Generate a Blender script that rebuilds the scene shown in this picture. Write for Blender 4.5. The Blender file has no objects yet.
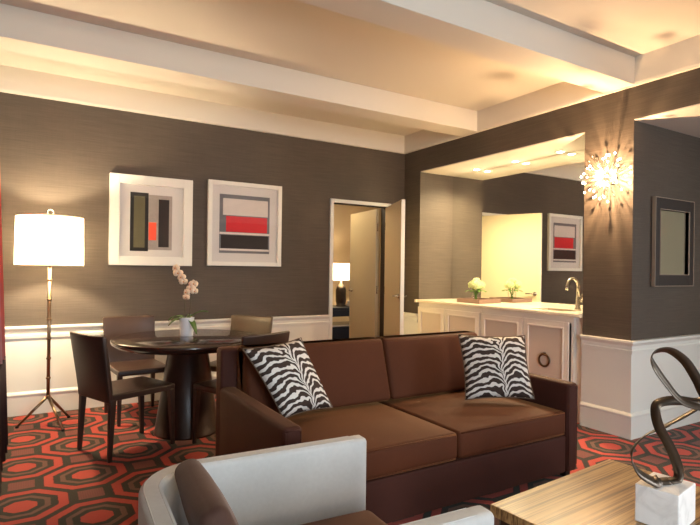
import bpy, bmesh, math, random
from mathutils import Vector, Matrix, Quaternion
random.seed(7)
scene = bpy.context.scene
C = scene.collection
PI = math.pi
def R(a): return math.radians(a)

# ------------------------------------------------------------------ mesh helpers
def NB(): return bmesh.new()

def box(bm, lo, hi, bev=0.0, seg=2):
    t = bmesh.new()
    x0, y0, z0 = lo; x1, y1, z1 = hi
    v = [t.verts.new(p) for p in ((x0,y0,z0),(x1,y0,z0),(x1,y1,z0),(x0,y1,z0),(x0,y0,z1),(x1,y0,z1),(x1,y1,z1),(x0,y1,z1))]
    for f in ((0,3,2,1),(4,5,6,7),(0,1,5,4),(1,2,6,5),(2,3,7,6),(3,0,4,7)):
        t.faces.new([v[i] for i in f])
    if bev > 0:
        bmesh.ops.bevel(t, geom=list(t.edges), offset=bev, segments=seg, profile=0.5, affect='EDGES')
    merge(bm, t)

def merge(bm, t, M=None):
    if M is not None:
        bmesh.ops.transform(t, matrix=M, verts=t.verts)
    mp = {}
    for v in t.verts: mp[v] = bm.verts.new(v.co)
    for f in t.faces:
        try:
            nf = bm.faces.new([mp[v] for v in f.verts]); nf.smooth = f.smooth
        except ValueError: pass
    t.free()

def rbox(bm, lo, hi, r, n=5, crown=0.0, front=0.0, fn=None):
    """rounded box with subdivided faces; crown lifts the top, front swells the -Y side"""
    lo = Vector(lo); hi = Vector(hi)
    def coords(a, b):
        c = [a, a+0.3*r, a+0.65*r, a+r]
        for i in range(1, n): c.append(a+r+(b-a-2*r)*i/n)
        c += [b-r, b-0.65*r, b-0.3*r, b]
        return c
    cs = [coords(lo[i], hi[i]) for i in range(3)]
    cache = {}
    def vert(p):
        k = tuple(round(q, 6) for q in p)
        if k in cache: return cache[k]
        P = Vector(p)
        q = Vector([min(max(P[i], lo[i]+r), hi[i]-r) for i in range(3)])
        d = P-q
        if d.length > 1e-9:
            # spread the corner points over the rounding
            m = max(abs(d[i]) for i in range(3))
            P = q + d.normalized()*m if m > 0 else P
        u = [2*(P[i]-lo[i])/(hi[i]-lo[i])-1 for i in range(3)]
        if crown: P.z += crown*max(0, 1-u[0]**2)*max(0, 1-u[1]**2)*(1 if u[2] > 0 else 0)*max(0, u[2])
        if front: P.y -= front*max(0, 1-u[0]**2)*max(0, 1-u[2]**2)*max(0, -u[1])
        if fn: P = fn(P, u)
        cache[k] = bm.verts.new(P)
        return cache[k]
    for ax in range(3):
        a, b = (ax+1) % 3, (ax+2) % 3
        for side in (0, 1):
            val = hi[ax] if side else lo[ax]
            for i in range(len(cs[a])-1):
                for j in range(len(cs[b])-1):
                    q = []
                    for (ii, jj) in ((i,j),(i+1,j),(i+1,j+1),(i,j+1)):
                        p = [0,0,0]; p[ax] = val; p[a] = cs[a][ii]; p[b] = cs[b][jj]
                        q.append(vert(p))
                    if not side: q.reverse()
                    try:
                        f = bm.faces.new(q); f.smooth = True
                    except ValueError: pass

def lathe(bm, prof, seg=24, M=None, smooth=True, cap=True):
    t = bmesh.new(); rings = []
    for r, z in prof:
        if r < 1e-6: rings.append([t.verts.new((0,0,z))])
        else: rings.append([t.verts.new((r*math.cos(2*PI*i/seg), r*math.sin(2*PI*i/seg), z)) for i in range(seg)])
    for a, b in zip(rings, rings[1:]):
        for i in range(seg):
            j = (i+1) % seg
            if len(a) == 1 and len(b) == 1: continue
            if len(a) == 1: f = t.faces.new((a[0], b[j], b[i]))
            elif len(b) == 1: f = t.faces.new((a[i], a[j], b[0]))
            else: f = t.faces.new((a[i], a[j], b[j], b[i]))
            f.smooth = smooth
    if cap:
        if len(rings[0]) > 1: t.faces.new(list(reversed(rings[0])))
        if len(rings[-1]) > 1: t.faces.new(rings[-1])
    merge(bm, t, M)

def catmull(pts, n=6):
    pts = [Vector(p) for p in pts]; out = []
    for i in range(len(pts)-1):
        p0 = pts[max(i-1,0)]; p1 = pts[i]; p2 = pts[i+1]; p3 = pts[min(i+2,len(pts)-1)]
        for k in range(n):
            t = k/n
            out.append(0.5*((2*p1)+(p2-p0)*t+(2*p0-5*p1+4*p2-p3)*t*t+(3*p1-p0-3*p2+p3)*t**3))
    out.append(pts[-1]); return out

def tube(bm, pts, r, seg=10, r2=None, cap=True):
    pts = [Vector(p) for p in pts]; n = len(pts)
    up = Vector((0,0,1)); rings = []; prev = None
    for i, p in enumerate(pts):
        d = (pts[min(i+1,n-1)]-pts[max(i-1,0)]).normalized()
        if prev is None:
            s = d.cross(up)
            if s.length < 1e-3: s = d.cross(Vector((0,1,0)))
        else: s = prev - d*prev.dot(d)
        s.normalize(); prev = s; t = s.cross(d)
        rr = r if r2 is None else r+(r2-r)*i/(n-1)
        rings.append([bm.verts.new(p+rr*(s*math.cos(2*PI*k/seg)+t*math.sin(2*PI*k/seg))) for k in range(seg)])
    for a, b in zip(rings, rings[1:]):
        for k in range(seg):
            f = bm.faces.new((a[k], b[k], b[(k+1)%seg], a[(k+1)%seg])); f.smooth = True
    if cap:
        bm.faces.new(rings[0]); bm.faces.new(list(reversed(rings[-1])))

def taper_leg(bm, top, bot, w0, w1, bev=0.004):
    """square tapered leg from top centre to bottom centre"""
    t = bmesh.new()
    top = Vector(top); bot = Vector(bot)
    def ring(c, w): return [t.verts.new(c+Vector((sx*w/2, sy*w/2, 0))) for sx, sy in ((-1,-1),(1,-1),(1,1),(-1,1))]
    a = ring(bot, w1); b = ring(top, w0)
    t.faces.new(list(reversed(a))); t.faces.new(b)
    for i in range(4): t.faces.new((a[i], a[(i+1)%4], b[(i+1)%4], b[i]))
    bmesh.ops.bevel(t, geom=list(t.edges), offset=bev, segments=2, profile=0.5, affect='EDGES')
    merge(bm, t)

def sweep(bm, path, prof, closed_prof=True):
    """sweep a profile of (t, z) pairs along a plan path with mitred corners; t is measured to the left of travel"""
    path = [Vector((p[0], p[1])) for p in path]; n = len(path); rings = []
    for i in range(n):
        d0 = (path[i]-path[i-1]).normalized() if i > 0 else None
        d1 = (path[i+1]-path[i]).normalized() if i < n-1 else None
        if d0 is None: d0 = d1
        if d1 is None: d1 = d0
        n0 = Vector((-d0.y, d0.x)); n1 = Vector((-d1.y, d1.x))
        m = (n0+n1); m = m/(1+n0.dot(n1))
        rings.append([bm.verts.new((path[i].x+m.x*t, path[i].y+m.y*t, z)) for t, z in prof])
    k = len(prof)
    for a, b in zip(rings, rings[1:]):
        for i in range(k if closed_prof else k-1):
            j = (i+1) % k
            bm.faces.new((a[i], b[i], b[j], a[j]))
    if closed_prof:
        bm.faces.new(rings[0]); bm.faces.new(list(reversed(rings[-1])))

def pillow_mesh(c, thick, n=18):
    """c = corners TL, TR, BR, BL seen from the front; returns bm with uv"""
    TL, TR, BR, BL = [Vector(p) for p in c]
    nor = (TR-BL).cross(TL-BR).normalized()
    if nor.dot(Vector((0,-1,0))) < 0: nor = -nor
    bm = bmesh.new(); uvl = bm.loops.layers.uv.new('UVMap'); grid = {}
    def P(u, v, s):
        # edges drawn in a little between the corners
        uu = u*2-1; vv = v*2-1
        pin = 0.07
        uu2 = uu*(1-pin*(1-vv*vv)); vv2 = vv*(1-pin*(1-uu*uu))
        a = (uu2+1)/2; b = (vv2+1)/2
        p = (BL*(1-a)+BR*a)*(1-b)+(TL*(1-a)+TR*a)*b
        h = thick*max(0, (1-uu**2)*(1-vv**2))**0.45
        return p+nor*h*s
    for s in (1, -1):
        for i in range(n+1):
            for j in range(n+1):
                e = i in (0, n) or j in (0, n)
                if e and s == -1: grid[(s,i,j)] = grid[(1,i,j)]; continue
                grid[(s,i,j)] = bm.verts.new(P(i/n, j/n, s))
    for s in (1, -1):
        for i in range(n):
            for j in range(n):
                idx = [(i,j),(i+1,j),(i+1,j+1),(i,j+1)]
                if s < 0: idx.reverse()
                f = bm.faces.new([grid[(s,a,b)] for a, b in idx]); f.smooth = True
                for l, (a, b) in zip(f.loops, idx): l[uvl].uv = (a/n, b/n)
    rim = [P(i/n,0,0) for i in range(n)]+[P(1,i/n,0) for i in range(n)]+[P(1-i/n,1,0) for i in range(n)]+[P(0,1-i/n,0) for i in range(n+1)]
    return bm, rim

# ------------------------------------------------------------------ object helpers
def obj(name, bm, mat, parent=None, bev=0.0, fixn=True):
    if fixn: bmesh.ops.recalc_face_normals(bm, faces=bm.faces)
    me = bpy.data.meshes.new(name); bm.to_mesh(me); bm.free()
    if mat: me.materials.append(mat)
    o = bpy.data.objects.new(name, me); C.objects.link(o)
    if parent: o.parent = parent
    if bev > 0:
        m = o.modifiers.new('Bevel', 'BEVEL'); m.width = bev; m.segments = 2; m.limit_method = 'ANGLE'
    return o
def thing(name, label, cat, loc=(0,0,0), rotz=0, group=None):
    o = bpy.data.objects.new(name, None); C.objects.link(o)
    o.location = loc; o.rotation_euler = (0,0,rotz); o.empty_display_size = 0.1
    o['label'] = label; o['category'] = cat
    if group: o['group'] = group
    return o
def tag(o, label, cat, group=None):
    o['label'] = label; o['category'] = cat
    if group: o['group'] = group
    return o
def struct(name, bm, mat, parent=None, bev=0.0, label=None, cat=None):
    o = obj(name, bm, mat, parent, bev)
    if parent is None:
        o['kind'] = 'structure'
        if label: o['label'] = label
        if cat: o['category'] = cat
    return o
def copy_tree(o, parent=None):
    c = o.copy(); C.objects.link(c)
    if parent is not None:
        c.parent = parent
    for ch in [q for q in o.children]: copy_tree(ch, c)
    return c

# ------------------------------------------------------------------ materials
def srgb(r, g, b):
    f = lambda c: c/12.92 if c <= 0.04045 else ((c+0.055)/1.055)**2.4
    return (f(r/255), f(g/255), f(b/255), 1)
class NT:
    def __init__(s, name):
        s.m = bpy.data.materials.new(name); s.m.use_nodes = True
        s.t = s.m.node_tree; s.N = s.t.nodes; s.L = s.t.links
        s.b = s.N['Principled BSDF']; s.out = s.N['Material Output']
    def n(s, typ, **kw):
        x = s.N.new(typ)
        for k, v in kw.items(): setattr(x, k, v)
        return x
    def l(s, a, b): s.L.new(a, b)
    def val(s, sock, v):
        if hasattr(v, 'is_linked') or isinstance(v, bpy.types.NodeSocket): s.L.new(v, sock)
        else: sock.default_value = v
    def math(s, op, a, b=None, c=None):
        x = s.N.new('ShaderNodeMath'); x.operation = op
        s.val(x.inputs[0], a)
        if b is not None: s.val(x.inputs[1], b)
        if c is not None: s.val(x.inputs[2], c)
        return x.outputs[0]
    def mix(s, f, a, b):
        x = s.N.new('ShaderNodeMix'); x.data_type = 'RGBA'
        s.val(x.inputs[0], f); s.val(x.inputs[6], a); s.val(x.inputs[7], b)
        return x.outputs[2]
    def noise(s, vec, scale, detail=3, rough=0.55, dist=0.0):
        x = s.N.new('ShaderNodeTexNoise'); x.inputs['Scale'].default_value = scale
        x.inputs['Detail'].default_value = detail; x.inputs['Roughness'].default_value = rough
        x.inputs['Distortion'].default_value = dist
        if vec is not None: s.L.new(vec, x.inputs['Vector'])
        return x.outputs['Fac']
    def coord(s, kind='Object', scale=None, loc=None, rot=None):
        x = s.N.new('ShaderNodeTexCoord'); o = x.outputs[kind]
        if scale or loc or rot:
            m = s.N.new('ShaderNodeMapping')
            if scale: m.inputs['Scale'].default_value = scale
            if loc: m.inputs['Location'].default_value = loc
            if rot: m.inputs['Rotation'].default_value = rot
            s.L.new(o, m.inputs['Vector']); o = m.outputs[0]
        return o
    def ramp(s, f, stops, interp='LINEAR'):
        x = s.N.new('ShaderNodeValToRGB'); x.color_ramp.interpolation = interp
        e = x.color_ramp.elements
        while len(e) > 1: e.remove(e[-1])
        e[0].position, e[0].color = stops[0]
        for p, c in stops[1:]:
            q = e.new(p); q.color = c
        s.L.new(f, x.inputs[0]); return x.outputs[0]
    def bump(s, h, strength=0.2, dist=0.01):
        x = s.N.new('ShaderNodeBump'); x.inputs['Strength'].default_value = strength; x.inputs['Distance'].default_value = dist
        s.L.new(h, x.inputs['Height']); s.L.new(x.outputs[0], s.b.inputs['Normal'])

def scl(c, k): return (min(1,c[0]*k), min(1,c[1]*k), min(1,c[2]*k), 1)
def plain(name, col, rough=0.5, metal=0.0, var=0.08, vscale=12, bump=0.0, bscale=80, spec=0.5, sheen=0.0, sheen_tint=None, coat=0.0, trans=0.0, emis=None, estr=0):
    t = NT(name); b = t.b
    co = t.coord('Object')
    f = t.noise(co, vscale)
    t.l(t.mix(f, scl(col, 1-var), scl(col, 1+var)), b.inputs['Base Color'])
    b.inputs['Roughness'].default_value = rough; b.inputs['Metallic'].default_value = metal
    b.inputs['Specular IOR Level'].default_value = spec
    if sheen:
        b.inputs['Sheen Weight'].default_value = sheen; b.inputs['Sheen Roughness'].default_value = 0.35
        if sheen_tint: b.inputs['Sheen Tint'].default_value = sheen_tint
    if coat: b.inputs['Coat Weight'].default_value = coat; b.inputs['Coat Roughness'].default_value = 0.08
    if trans: b.inputs['Transmission Weight'].default_value = trans
    if bump: t.bump(t.noise(co, bscale, 4), bump, 0.004)
    if emis: b.inputs['Emission Color'].default_value = emis; b.inputs['Emission Strength'].default_value = estr
    return t.m

def mat_wallpaper():
    t = NT('taupe_grasscloth')
    g = t.n('ShaderNodeNewGeometry').outputs['Position']
    m = t.n('ShaderNodeMapping'); m.inputs['Scale'].default_value = (2.0, 2.0, 130); t.l(g, m.inputs['Vector'])
    f1 = t.noise(m.outputs[0], 1.6, 5, 0.65)
    m2 = t.n('ShaderNodeMapping'); m2.inputs['Scale'].default_value = (160, 160, 6); t.l(g, m2.inputs['Vector'])
    f2 = t.noise(m2.outputs[0], 1.0, 3)
    f3 = t.noise(g, 1.4, 3)
    f = t.math('ADD', t.math('MULTIPLY', f1, 0.62), t.math('ADD', t.math('MULTIPLY', f2, 0.10), t.math('MULTIPLY', f3, 0.28)))
    c = t.ramp(f, [(0.25, (0.048,0.037,0.029,1)), (0.5, (0.084,0.066,0.051,1)), (0.78, (0.132,0.105,0.082,1))])
    t.l(c, t.b.inputs['Base Color']); t.b.inputs['Roughness'].default_value = 0.62; t.b.inputs['Specular IOR Level'].default_value = 0.3
    t.bump(f1, 0.25, 0.003)
    return t.m

def mat_carpet():
    t = NT('octagon_carpet')
    g = t.n('ShaderNodeNewGeometry').outputs['Position']
    s = t.n('ShaderNodeSeparateXYZ'); t.l(g, s.inputs[0])
    w = t.noise(g, 55, 2); w = t.math('MULTIPLY', t.math('SUBTRACT', w, 0.5), 0.02)
    u = t.math('ADD', t.math('DIVIDE', t.math('SUBTRACT', s.outputs[0], 0.325), 0.71), w)
    v = t.math('DIVIDE', t.math('SUBTRACT', s.outputs[1], 3.803), 0.668)
    a = t.math('ADD', u, v); b = t.math('SUBTRACT', u, v)
    fa = t.math('ABSOLUTE', t.math('SUBTRACT', t.math('FRACT', t.math('ADD', a, 100.5)), 0.5))
    fb = t.math('ABSOLUTE', t.math('SUBTRACT', t.math('FRACT', t.math('ADD', b, 100.5)), 0.5))
    sm = t.math('ADD', fa, fb)
    m = t.math('MAXIMUM', t.math('MAXIMUM', fa, fb), t.math('MULTIPLY', sm, 0.69))
    red = srgb(184,74,58); dk = srgb(58,53,40); br = srgb(116,84,68); sq = srgb(132,78,66); dkr = srgb(84,42,34)
    rings = t.ramp(m, [(0,red),(0.155,dk),(0.225,br),(0.285,dk),(0.345,dkr),(0.358,red),(0.455,dkr),(0.466,dk)], 'CONSTANT')
    # the small square left between four octagons
    q = t.math('SUBTRACT', 1.0, sm)
    inside = t.math('LESS_THAN', q, 0.195)
    st = t.n('ShaderNodeTexWave'); st.bands_direction = 'X'; st.inputs['Scale'].default_value = 25; t.l(g, st.inputs['Vector'])
    sqc = t.mix(st.outputs['Fac'], sq, scl(sq, 0.8))
    col = t.mix(inside, rings, sqc)
    p = t.noise(g, 240, 3)
    col = t.mix(t.math('MULTIPLY', p, 0.5), col, t.mix(0.55, col, (0.02,0.015,0.012,1)))
    t.l(col, t.b.inputs['Base Color']); t.b.inputs['Roughness'].default_value = 0.95; t.b.inputs['Specular IOR Level'].default_value = 0.1
    t.b.inputs['Sheen Weight'].default_value = 0.1
    t.bump(p, 0.4, 0.004)
    return t.m

def mat_velvet(name, col, sheen, tint, sroughness=0.4, ribs=True):
    t = NT(name)
    co = t.coord('Object')
    f = t.noise(co, 3.0, 4); f2 = t.noise(co, 60, 3)
    c = t.mix(f, scl(col,0.8), scl(col,1.25)); c = t.mix(t.math('MULTIPLY', f2, 0.3), c, scl(col,0.6))
    t.l(c, t.b.inputs['Base Color']); t.b.inputs['Roughness'].default_value = 0.75; t.b.inputs['Specular IOR Level'].default_value = 0.2
    t.b.inputs['Sheen Weight'].default_value = sheen; t.b.inputs['Sheen Roughness'].default_value = sroughness
    t.b.inputs['Sheen Tint'].default_value = tint
    if ribs:
        m = t.coord('Object', (110, 110, 5)); h = t.noise(m, 1, 2)
        t.bump(h, 0.15, 0.003)
    else: t.bump(f2, 0.12, 0.003)
    return t.m

def mat_zebra():
    t = NT('zebra_print_fabric')
    uv = t.n('ShaderNodeTexCoord').outputs['UV']
    s = t.n('ShaderNodeSeparateXYZ'); t.l(uv, s.inputs[0])
    n1 = t.noise(uv, 3.6, 2, 0.5); n2 = t.noise(uv, 9, 2)
    U = t.math('ADD', s.outputs[0], t.math('MULTIPLY', t.math('SUBTRACT', n1, 0.5), 0.22))
    x = t.math('ABSOLUTE', t.math('SUBTRACT', U, 0.58))
    # chevron arcs rising to a spine
    arc = t.math('SUBTRACT', s.outputs[1], t.math('SUBTRACT', t.math('MULTIPLY', t.math('POWER', x, 0.5), 1.10), t.math('MULTIPLY', x, 1.22)))
    arc = t.math('ADD', arc, t.math('MULTIPLY', t.math('SUBTRACT', n1, 0.5), 0.26))
    arc = t.math('ADD', arc, t.math('MULTIPLY', t.math('SUBTRACT', n2, 0.5), 0.07))
    wv = t.math('SINE', t.math('MULTIPLY', arc, 64))
    thr = t.math('MULTIPLY', t.math('SUBTRACT', t.noise(uv, 5, 2), 0.33), 1.5)
    f = t.math('GREATER_THAN', wv, thr)
    f = t.math('MAXIMUM', f, t.math('LESS_THAN', x, 0.008))
    fab = t.noise(t.coord('Object'), 220, 2)
    dark = t.mix(fab, srgb(50,38,34), srgb(72,58,52)); light = t.mix(fab, srgb(205,200,194), srgb(232,228,222))
    t.l(t.mix(f, dark, light), t.b.inputs['Base Color'])
    t.b.inputs['Roughness'].default_value = 0.8; t.b.inputs['Specular IOR Level'].default_value = 0.2
    t.bump(fab, 0.15, 0.002)
    return t.m

def mat_zebrawood():
    t = NT('zebrano_wood')
    co = t.coord('Object', (0.5, 34, 6))
    f = t.noise(co, 2.0, 5, 0.6, 0.25)
    f2 = t.noise(t.coord('Object', (0.6, 75, 20)), 2.0, 3)
    f = t.math('ADD', t.math('MULTIPLY', f, 0.75), t.math('MULTIPLY', f2, 0.25))
    c = t.ramp(f, [(0.36, srgb(62,42,24)), (0.45, srgb(116,84,50)), (0.52, srgb(164,130,84)), (0.66, srgb(190,158,108))])
    t.l(c, t.b.inputs['Base Color']); t.b.inputs['Roughness'].default_value = 0.28
    t.b.inputs['Coat Weight'].default_value = 0.25; t.b.inputs['Coat Roughness'].default_value = 0.12
    return t.m

def mat_marble():
    t = NT('white_marble')
    co = t.coord('Object')
    f = t.noise(co, 9, 6, 0.6, 1.2)
    c = t.ramp(f, [(0.35, srgb(228,227,226)), (0.5, srgb(244,243,242)), (0.7, srgb(248,247,246))])
    t.l(c, t.b.inputs['Base Color']); t.b.inputs['Roughness'].default_value = 0.35
    return t.m

def mat_glass(name='clear_glass', tint=(1,1,1,1)):
    """thin pane: clear straight through with a Fresnel mirror reflection"""
    t = NT(name)
    tr = t.n('ShaderNodeBsdfTransparent'); tr.inputs[0].default_value = tint
    gl = t.n('ShaderNodeBsdfGlossy'); gl.inputs['Roughness'].default_value = 0.01
    fr = t.n('ShaderNodeFresnel'); fr.inputs[0].default_value = 1.5
    mx = t.n('ShaderNodeMixShader'); bf = t.n('ShaderNodeNewGeometry').outputs['Backfacing']; t.l(t.math('MULTIPLY', fr.outputs[0], t.math('SUBTRACT', 1.0, bf)), mx.inputs[0]); t.l(tr.outputs[0], mx.inputs[1]); t.l(gl.outputs[0], mx.inputs[2])
    t.l(mx.outputs[0], t.out.inputs['Surface'])
    return t.m

def mat_mirror(name, col=(0.86,0.87,0.84,1)):
    t = NT(name); t.b.inputs['Base Color'].default_value = col
    t.b.inputs['Metallic'].default_value = 1; t.b.inputs['Roughness'].default_value = 0.015
    return t.m

def mat_emit(name, col, strength):
    t = NT(name); e = t.n('ShaderNodeEmission'); e.inputs[0].default_value = col; e.inputs[1].default_value = strength
    t.l(e.outputs[0], t.out.inputs['Surface']); return t.m

def mat_shade(name, col, estr):
    """lit fabric lampshade: passes light, glows"""
    t = NT(name)
    fab = t.noise(t.coord('Object', (300,300,300)), 1, 2)
    d = t.n('ShaderNodeBsdfDiffuse'); t.l(t.mix(fab, scl(col,0.92), col), d.inputs[0])
    tl = t.n('ShaderNodeBsdfTranslucent'); tl.inputs[0].default_value = col
    m1 = t.n('ShaderNodeMixShader'); m1.inputs[0].default_value = 0.45; t.l(d.outputs[0], m1.inputs[1]); t.l(tl.outputs[0], m1.inputs[2])
    e = t.n('ShaderNodeEmission'); e.inputs[0].default_value = (1.0,0.84,0.58,1); e.inputs[1].default_value = estr
    ad = t.n('ShaderNodeAddShader'); t.l(m1.outputs[0], ad.inputs[0]); t.l(e.outputs[0], ad.inputs[1])
    t.l(ad.outputs[0], t.out.inputs['Surface']); return t.m

def mat_globe():
    # clear lit bulb glass: glows and lets the filament's light through
    t = NT('lit_globe')
    tr = t.n('ShaderNodeBsdfTransparent'); e = t.n('ShaderNodeEmission'); e.inputs[0].default_value = (1.0,0.80,0.52,1); e.inputs[1].default_value = 9
    ad = t.n('ShaderNodeAddShader'); t.l(tr.outputs[0], ad.inputs[0]); t.l(e.outputs[0], ad.inputs[1]); t.l(ad.outputs[0], t.out.inputs['Surface'])
    return t.m

M = {}
M['wall'] = mat_wallpaper()
M['carpet'] = mat_carpet()
M['white'] = plain('white_paint', srgb(222,222,215), 0.38, var=0.02, vscale=3, bump=0.03, bscale=30)
M['ceiling'] = plain('ceiling_paint', srgb(212,205,192), 0.8, var=0.02, vscale=2)
M['cream'] = plain('cream_door_paint', srgb(222,208,172), 0.4, var=0.02, vscale=2)
M['beige_wall'] = plain('beige_wall_paint', srgb(196,174,140), 0.8, var=0.04, vscale=3)
M['alcove_wall'] = plain('pale_alcove_paint', srgb(206,204,176), 0.8, var=0.02, vscale=3)
M['cabinet'] = plain('cabinet_paint', srgb(226,219,208), 0.4, var=0.02, vscale=4)
M['panel'] = plain('cabinet_panel_paint', srgb(204,191,178), 0.45, var=0.03, vscale=4)
M['stone'] = plain('cream_stone_worktop', srgb(232,222,200), 0.18, var=0.05, vscale=30)
M['leather'] = plain('dark_brown_leather', srgb(56,40,33), 0.36, var=0.15, vscale=9, bump=0.12, bscale=160)
M['leather2'] = plain('brown_leather', srgb(62,45,37), 0.36, var=0.15, vscale=9, bump=0.12, bscale=160)
M['leather3'] = plain('olive_brown_leather', srgb(92,76,54), 0.34, var=0.15, vscale=9, bump=0.12, bscale=160)
M['darkwood'] = plain('espresso_wood', srgb(44,28,22), 0.16, var=0.2, vscale=6, coat=0.4)
M['pedestal'] = plain('bronzed_pedestal', srgb(52,32,25), 0.30, var=0.25, vscale=5, metal=0.15)
M['chrome'] = plain('satin_nickel', srgb(206,200,190), 0.22, metal=1.0, var=0.04)
M['bronze'] = plain('aged_bronze', srgb(112,92,72), 0.32, metal=1.0, var=0.2, vscale=20)
M['pole'] = plain('bronze_nickel_pole', srgb(150,126,100), 0.30, metal=1.0, var=0.1, vscale=20)
M['iron'] = plain('blackened_bronze', srgb(92,82,72), 0.36, metal=0.9, var=0.3, vscale=14)
M['velvet'] = mat_velvet('brown_velvet', srgb(80,41,21), 0.36, (0.85,0.40,0.15,1), 0.3)
M['velvet_plain'] = mat_velvet('brown_velvet_smooth', srgb(64,33,25), 0.25, (0.75,0.38,0.18,1), 0.3, ribs=False)
M['grey_velvet'] = mat_velvet('light_grey_velvet', srgb(196,196,194), 0.2, (0.9,0.92,0.95,1), ribs=False)
M['brown_pillow'] = mat_velvet('dark_brown_pillow_velvet', srgb(74,52,44), 0.35, (0.6,0.45,0.38,1), ribs=False)
M['seat_brown'] = mat_velvet('umber_seat_velvet', srgb(96,62,46), 0.3, (0.6,0.42,0.32,1), ribs=False)
M['zebra'] = mat_zebra()
M['zedge'] = plain('pillow_piping', srgb(96,76,60), 0.8)
M['zebrano'] = mat_zebrawood()
M['tableleg'] = plain('wenge_wood', srgb(52,34,22), 0.4, var=0.2)
M['marble'] = mat_marble()
M['glass'] = mat_glass()
M['mirror'] = mat_mirror('bar_mirror_glass')
M['mirror2'] = mat_mirror('wall_mirror_glass', (0.82,0.83,0.78,1))
M['frame_white'] = plain('white_lacquer_frame', srgb(224,222,214), 0.4, var=0.02)
M['mat_board'] = plain('mat_board', srgb(214,210,206), 0.9, var=0.02)
M['shade'] = mat_shade('lamp_shade_linen', (0.84,0.78,0.66,1), 0.45)
M['shade_trim'] = plain('shade_trim', srgb(235,215,175), 0.8)
M['white_ceramic'] = plain('white_ceramic', srgb(224,224,226), 0.25, var=0.02)
M['leaf'] = plain('orchid_leaf', srgb(72,104,34), 0.4, var=0.3, vscale=20)
M['stem'] = plain('plant_stem', srgb(70,62,36), 0.5, var=0.2)
M['petal'] = plain('orchid_petal', srgb(238,214,186), 0.6, var=0.1, vscale=40)
M['petal_c'] = plain('orchid_lip', srgb(214,150,90), 0.6, var=0.1)
M['bloom'] = plain('hydrangea_bloom', srgb(206,216,158), 0.7, var=0.3, vscale=90)
M['green'] = plain('fresh_green_leaf', srgb(92,140,46), 0.5, var=0.3, vscale=60)
M['tray'] = plain('taupe_lacquer_tray', srgb(136,108,94), 0.4, var=0.05)
M['tray_in'] = plain('dark_tray_lining', srgb(84,62,54), 0.5, var=0.05)
M['curtain'] = plain('red_curtain', srgb(204,66,50), 0.8, var=0.15, vscale=8, sheen=0.2)
M['curtain_dark'] = plain('plum_curtain_band', srgb(44,26,30), 0.8, var=0.15, vscale=8)
M['black'] = plain('black_lacquer', srgb(24,20,18), 0.35)
M['framedark'] = plain('espresso_frame', srgb(40,29,23), 0.6, var=0.12, vscale=14)
M['frameline'] = plain('pale_frame_fillet', srgb(150,134,118), 0.5, metal=0.2)
M['bulb'] = mat_emit('lit_bulb', (1.0,0.80,0.52,1), 14)
M['hub_light'] = mat_globe()
M['spot_lens'] = mat_emit('downlight_lens', (1.0,0.88,0.66,1), 25)
M['sky_glow'] = mat_emit('daylight_pane', (0.80,0.88,1.0,1), 1.5)
M['art_grey'] = plain('art_slate', srgb(112,112,116), 0.8); M['art_white'] = plain('art_offwhite', srgb(214,206,200), 0.85)
M['art_red'] = plain('art_red', srgb(206,28,40), 0.7, var=0.12, vscale=30); M['art_black'] = plain('art_black', srgb(44,36,34), 0.8)
M['art_line'] = plain('art_pale_line', srgb(222,214,208), 0.8); M['art_orange'] = plain('art_vermilion', srgb(232,84,56), 0.7)
M['art_olive'] = plain('art_olive', srgb(92,88,64), 0.8); M['art_char'] = plain('art_charcoal', srgb(34,32,30), 0.8)
M['art_wash'] = plain('art_grey_wash', srgb(160,152,146), 0.9, var=0.15, vscale=25)

# ------------------------------------------------------------------ calibrated room
Xr, Yb, Yp, Yn = 4.192, 5.584, 2.501, 5.254
Yq = 2.945                  # right end of the bar niche
Xm = 4.73                   # mirror plane
ZC, ZT, ZO, ZN = 2.865, 3.092, 2.60, 2.592
XL, YF, XA = -0.62, -3.2, 6.6
DX0, DX1, DZ = 3.125, 3.925, 2.15   # door opening

b = NB(); box(b, (XL-0.2,YF-0.2,-0.12), (XA+0.2,8.3,0)); struct('floor', b, M['carpet'])
b = NB(); box(b, (XL-0.2,YF-0.2,ZT), (Xr+0.7,Yb+0.12,ZT+0.12)); struct('ceiling', b, M['ceiling'])
b = NB(); box(b, (XL-0.12,Yb,0), (DX0,Yb+0.12,ZT)); box(b, (DX1,Yb,0), (Xr+0.66,Yb+0.12,ZT)); box(b, (DX0,Yb,DZ), (DX1,Yb+0.12,ZT))
struct('wall_back', b, M['wall'])
b = NB()
box(b, (Xr,Yn,0), (4.86,Yb,ZT))                         # strip beside the niche
box(b, (Xr,Yq,ZN), (4.86,Yn,ZT))                        # above the niche
box(b, (Xm+0.012,Yq,0), (4.86,Yn,ZN))                   # behind the mirror
box(b, (Xr,Yp,0), (XA,Yq,ZT))                           # pillar and the wall that turns from it
box(b, (Xr,YF,ZO), (Xr+0.10,Yp,ZT))                     # header over the opening
struct('wall_right', b, M['wall'])
b = NB(); box(b, (Xr+0.004,Yq+0.002,ZN-0.010), (Xm+0.012,Yn-0.002,ZN)); struct('trim_1', b, M['ceiling'])      # niche soffit
b = NB(); box(b, (Xr+0.001,YF,ZO-0.008), (XA,Yp-0.001,ZO)); struct('trim_2', b, M['ceiling'])                 # alcove ceiling
b = NB(); box(b, (XL,4.238,2.87), (Xr-0.03,4.512,ZT)); struct('trim_3', b, M['ceiling'], bev=0.004)            # ceiling beam
b = NB(); box(b, (XL,2.480,2.87), (Xr-0.03,2.745,ZT)); struct('trim_4', b, M['ceiling'], bev=0.004)
b = NB(); box(b, (XL,0.60,2.87), (Xr-0.03,0.87,ZT)); struct('trim_5', b, M['ceiling'], bev=0.004)
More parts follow.
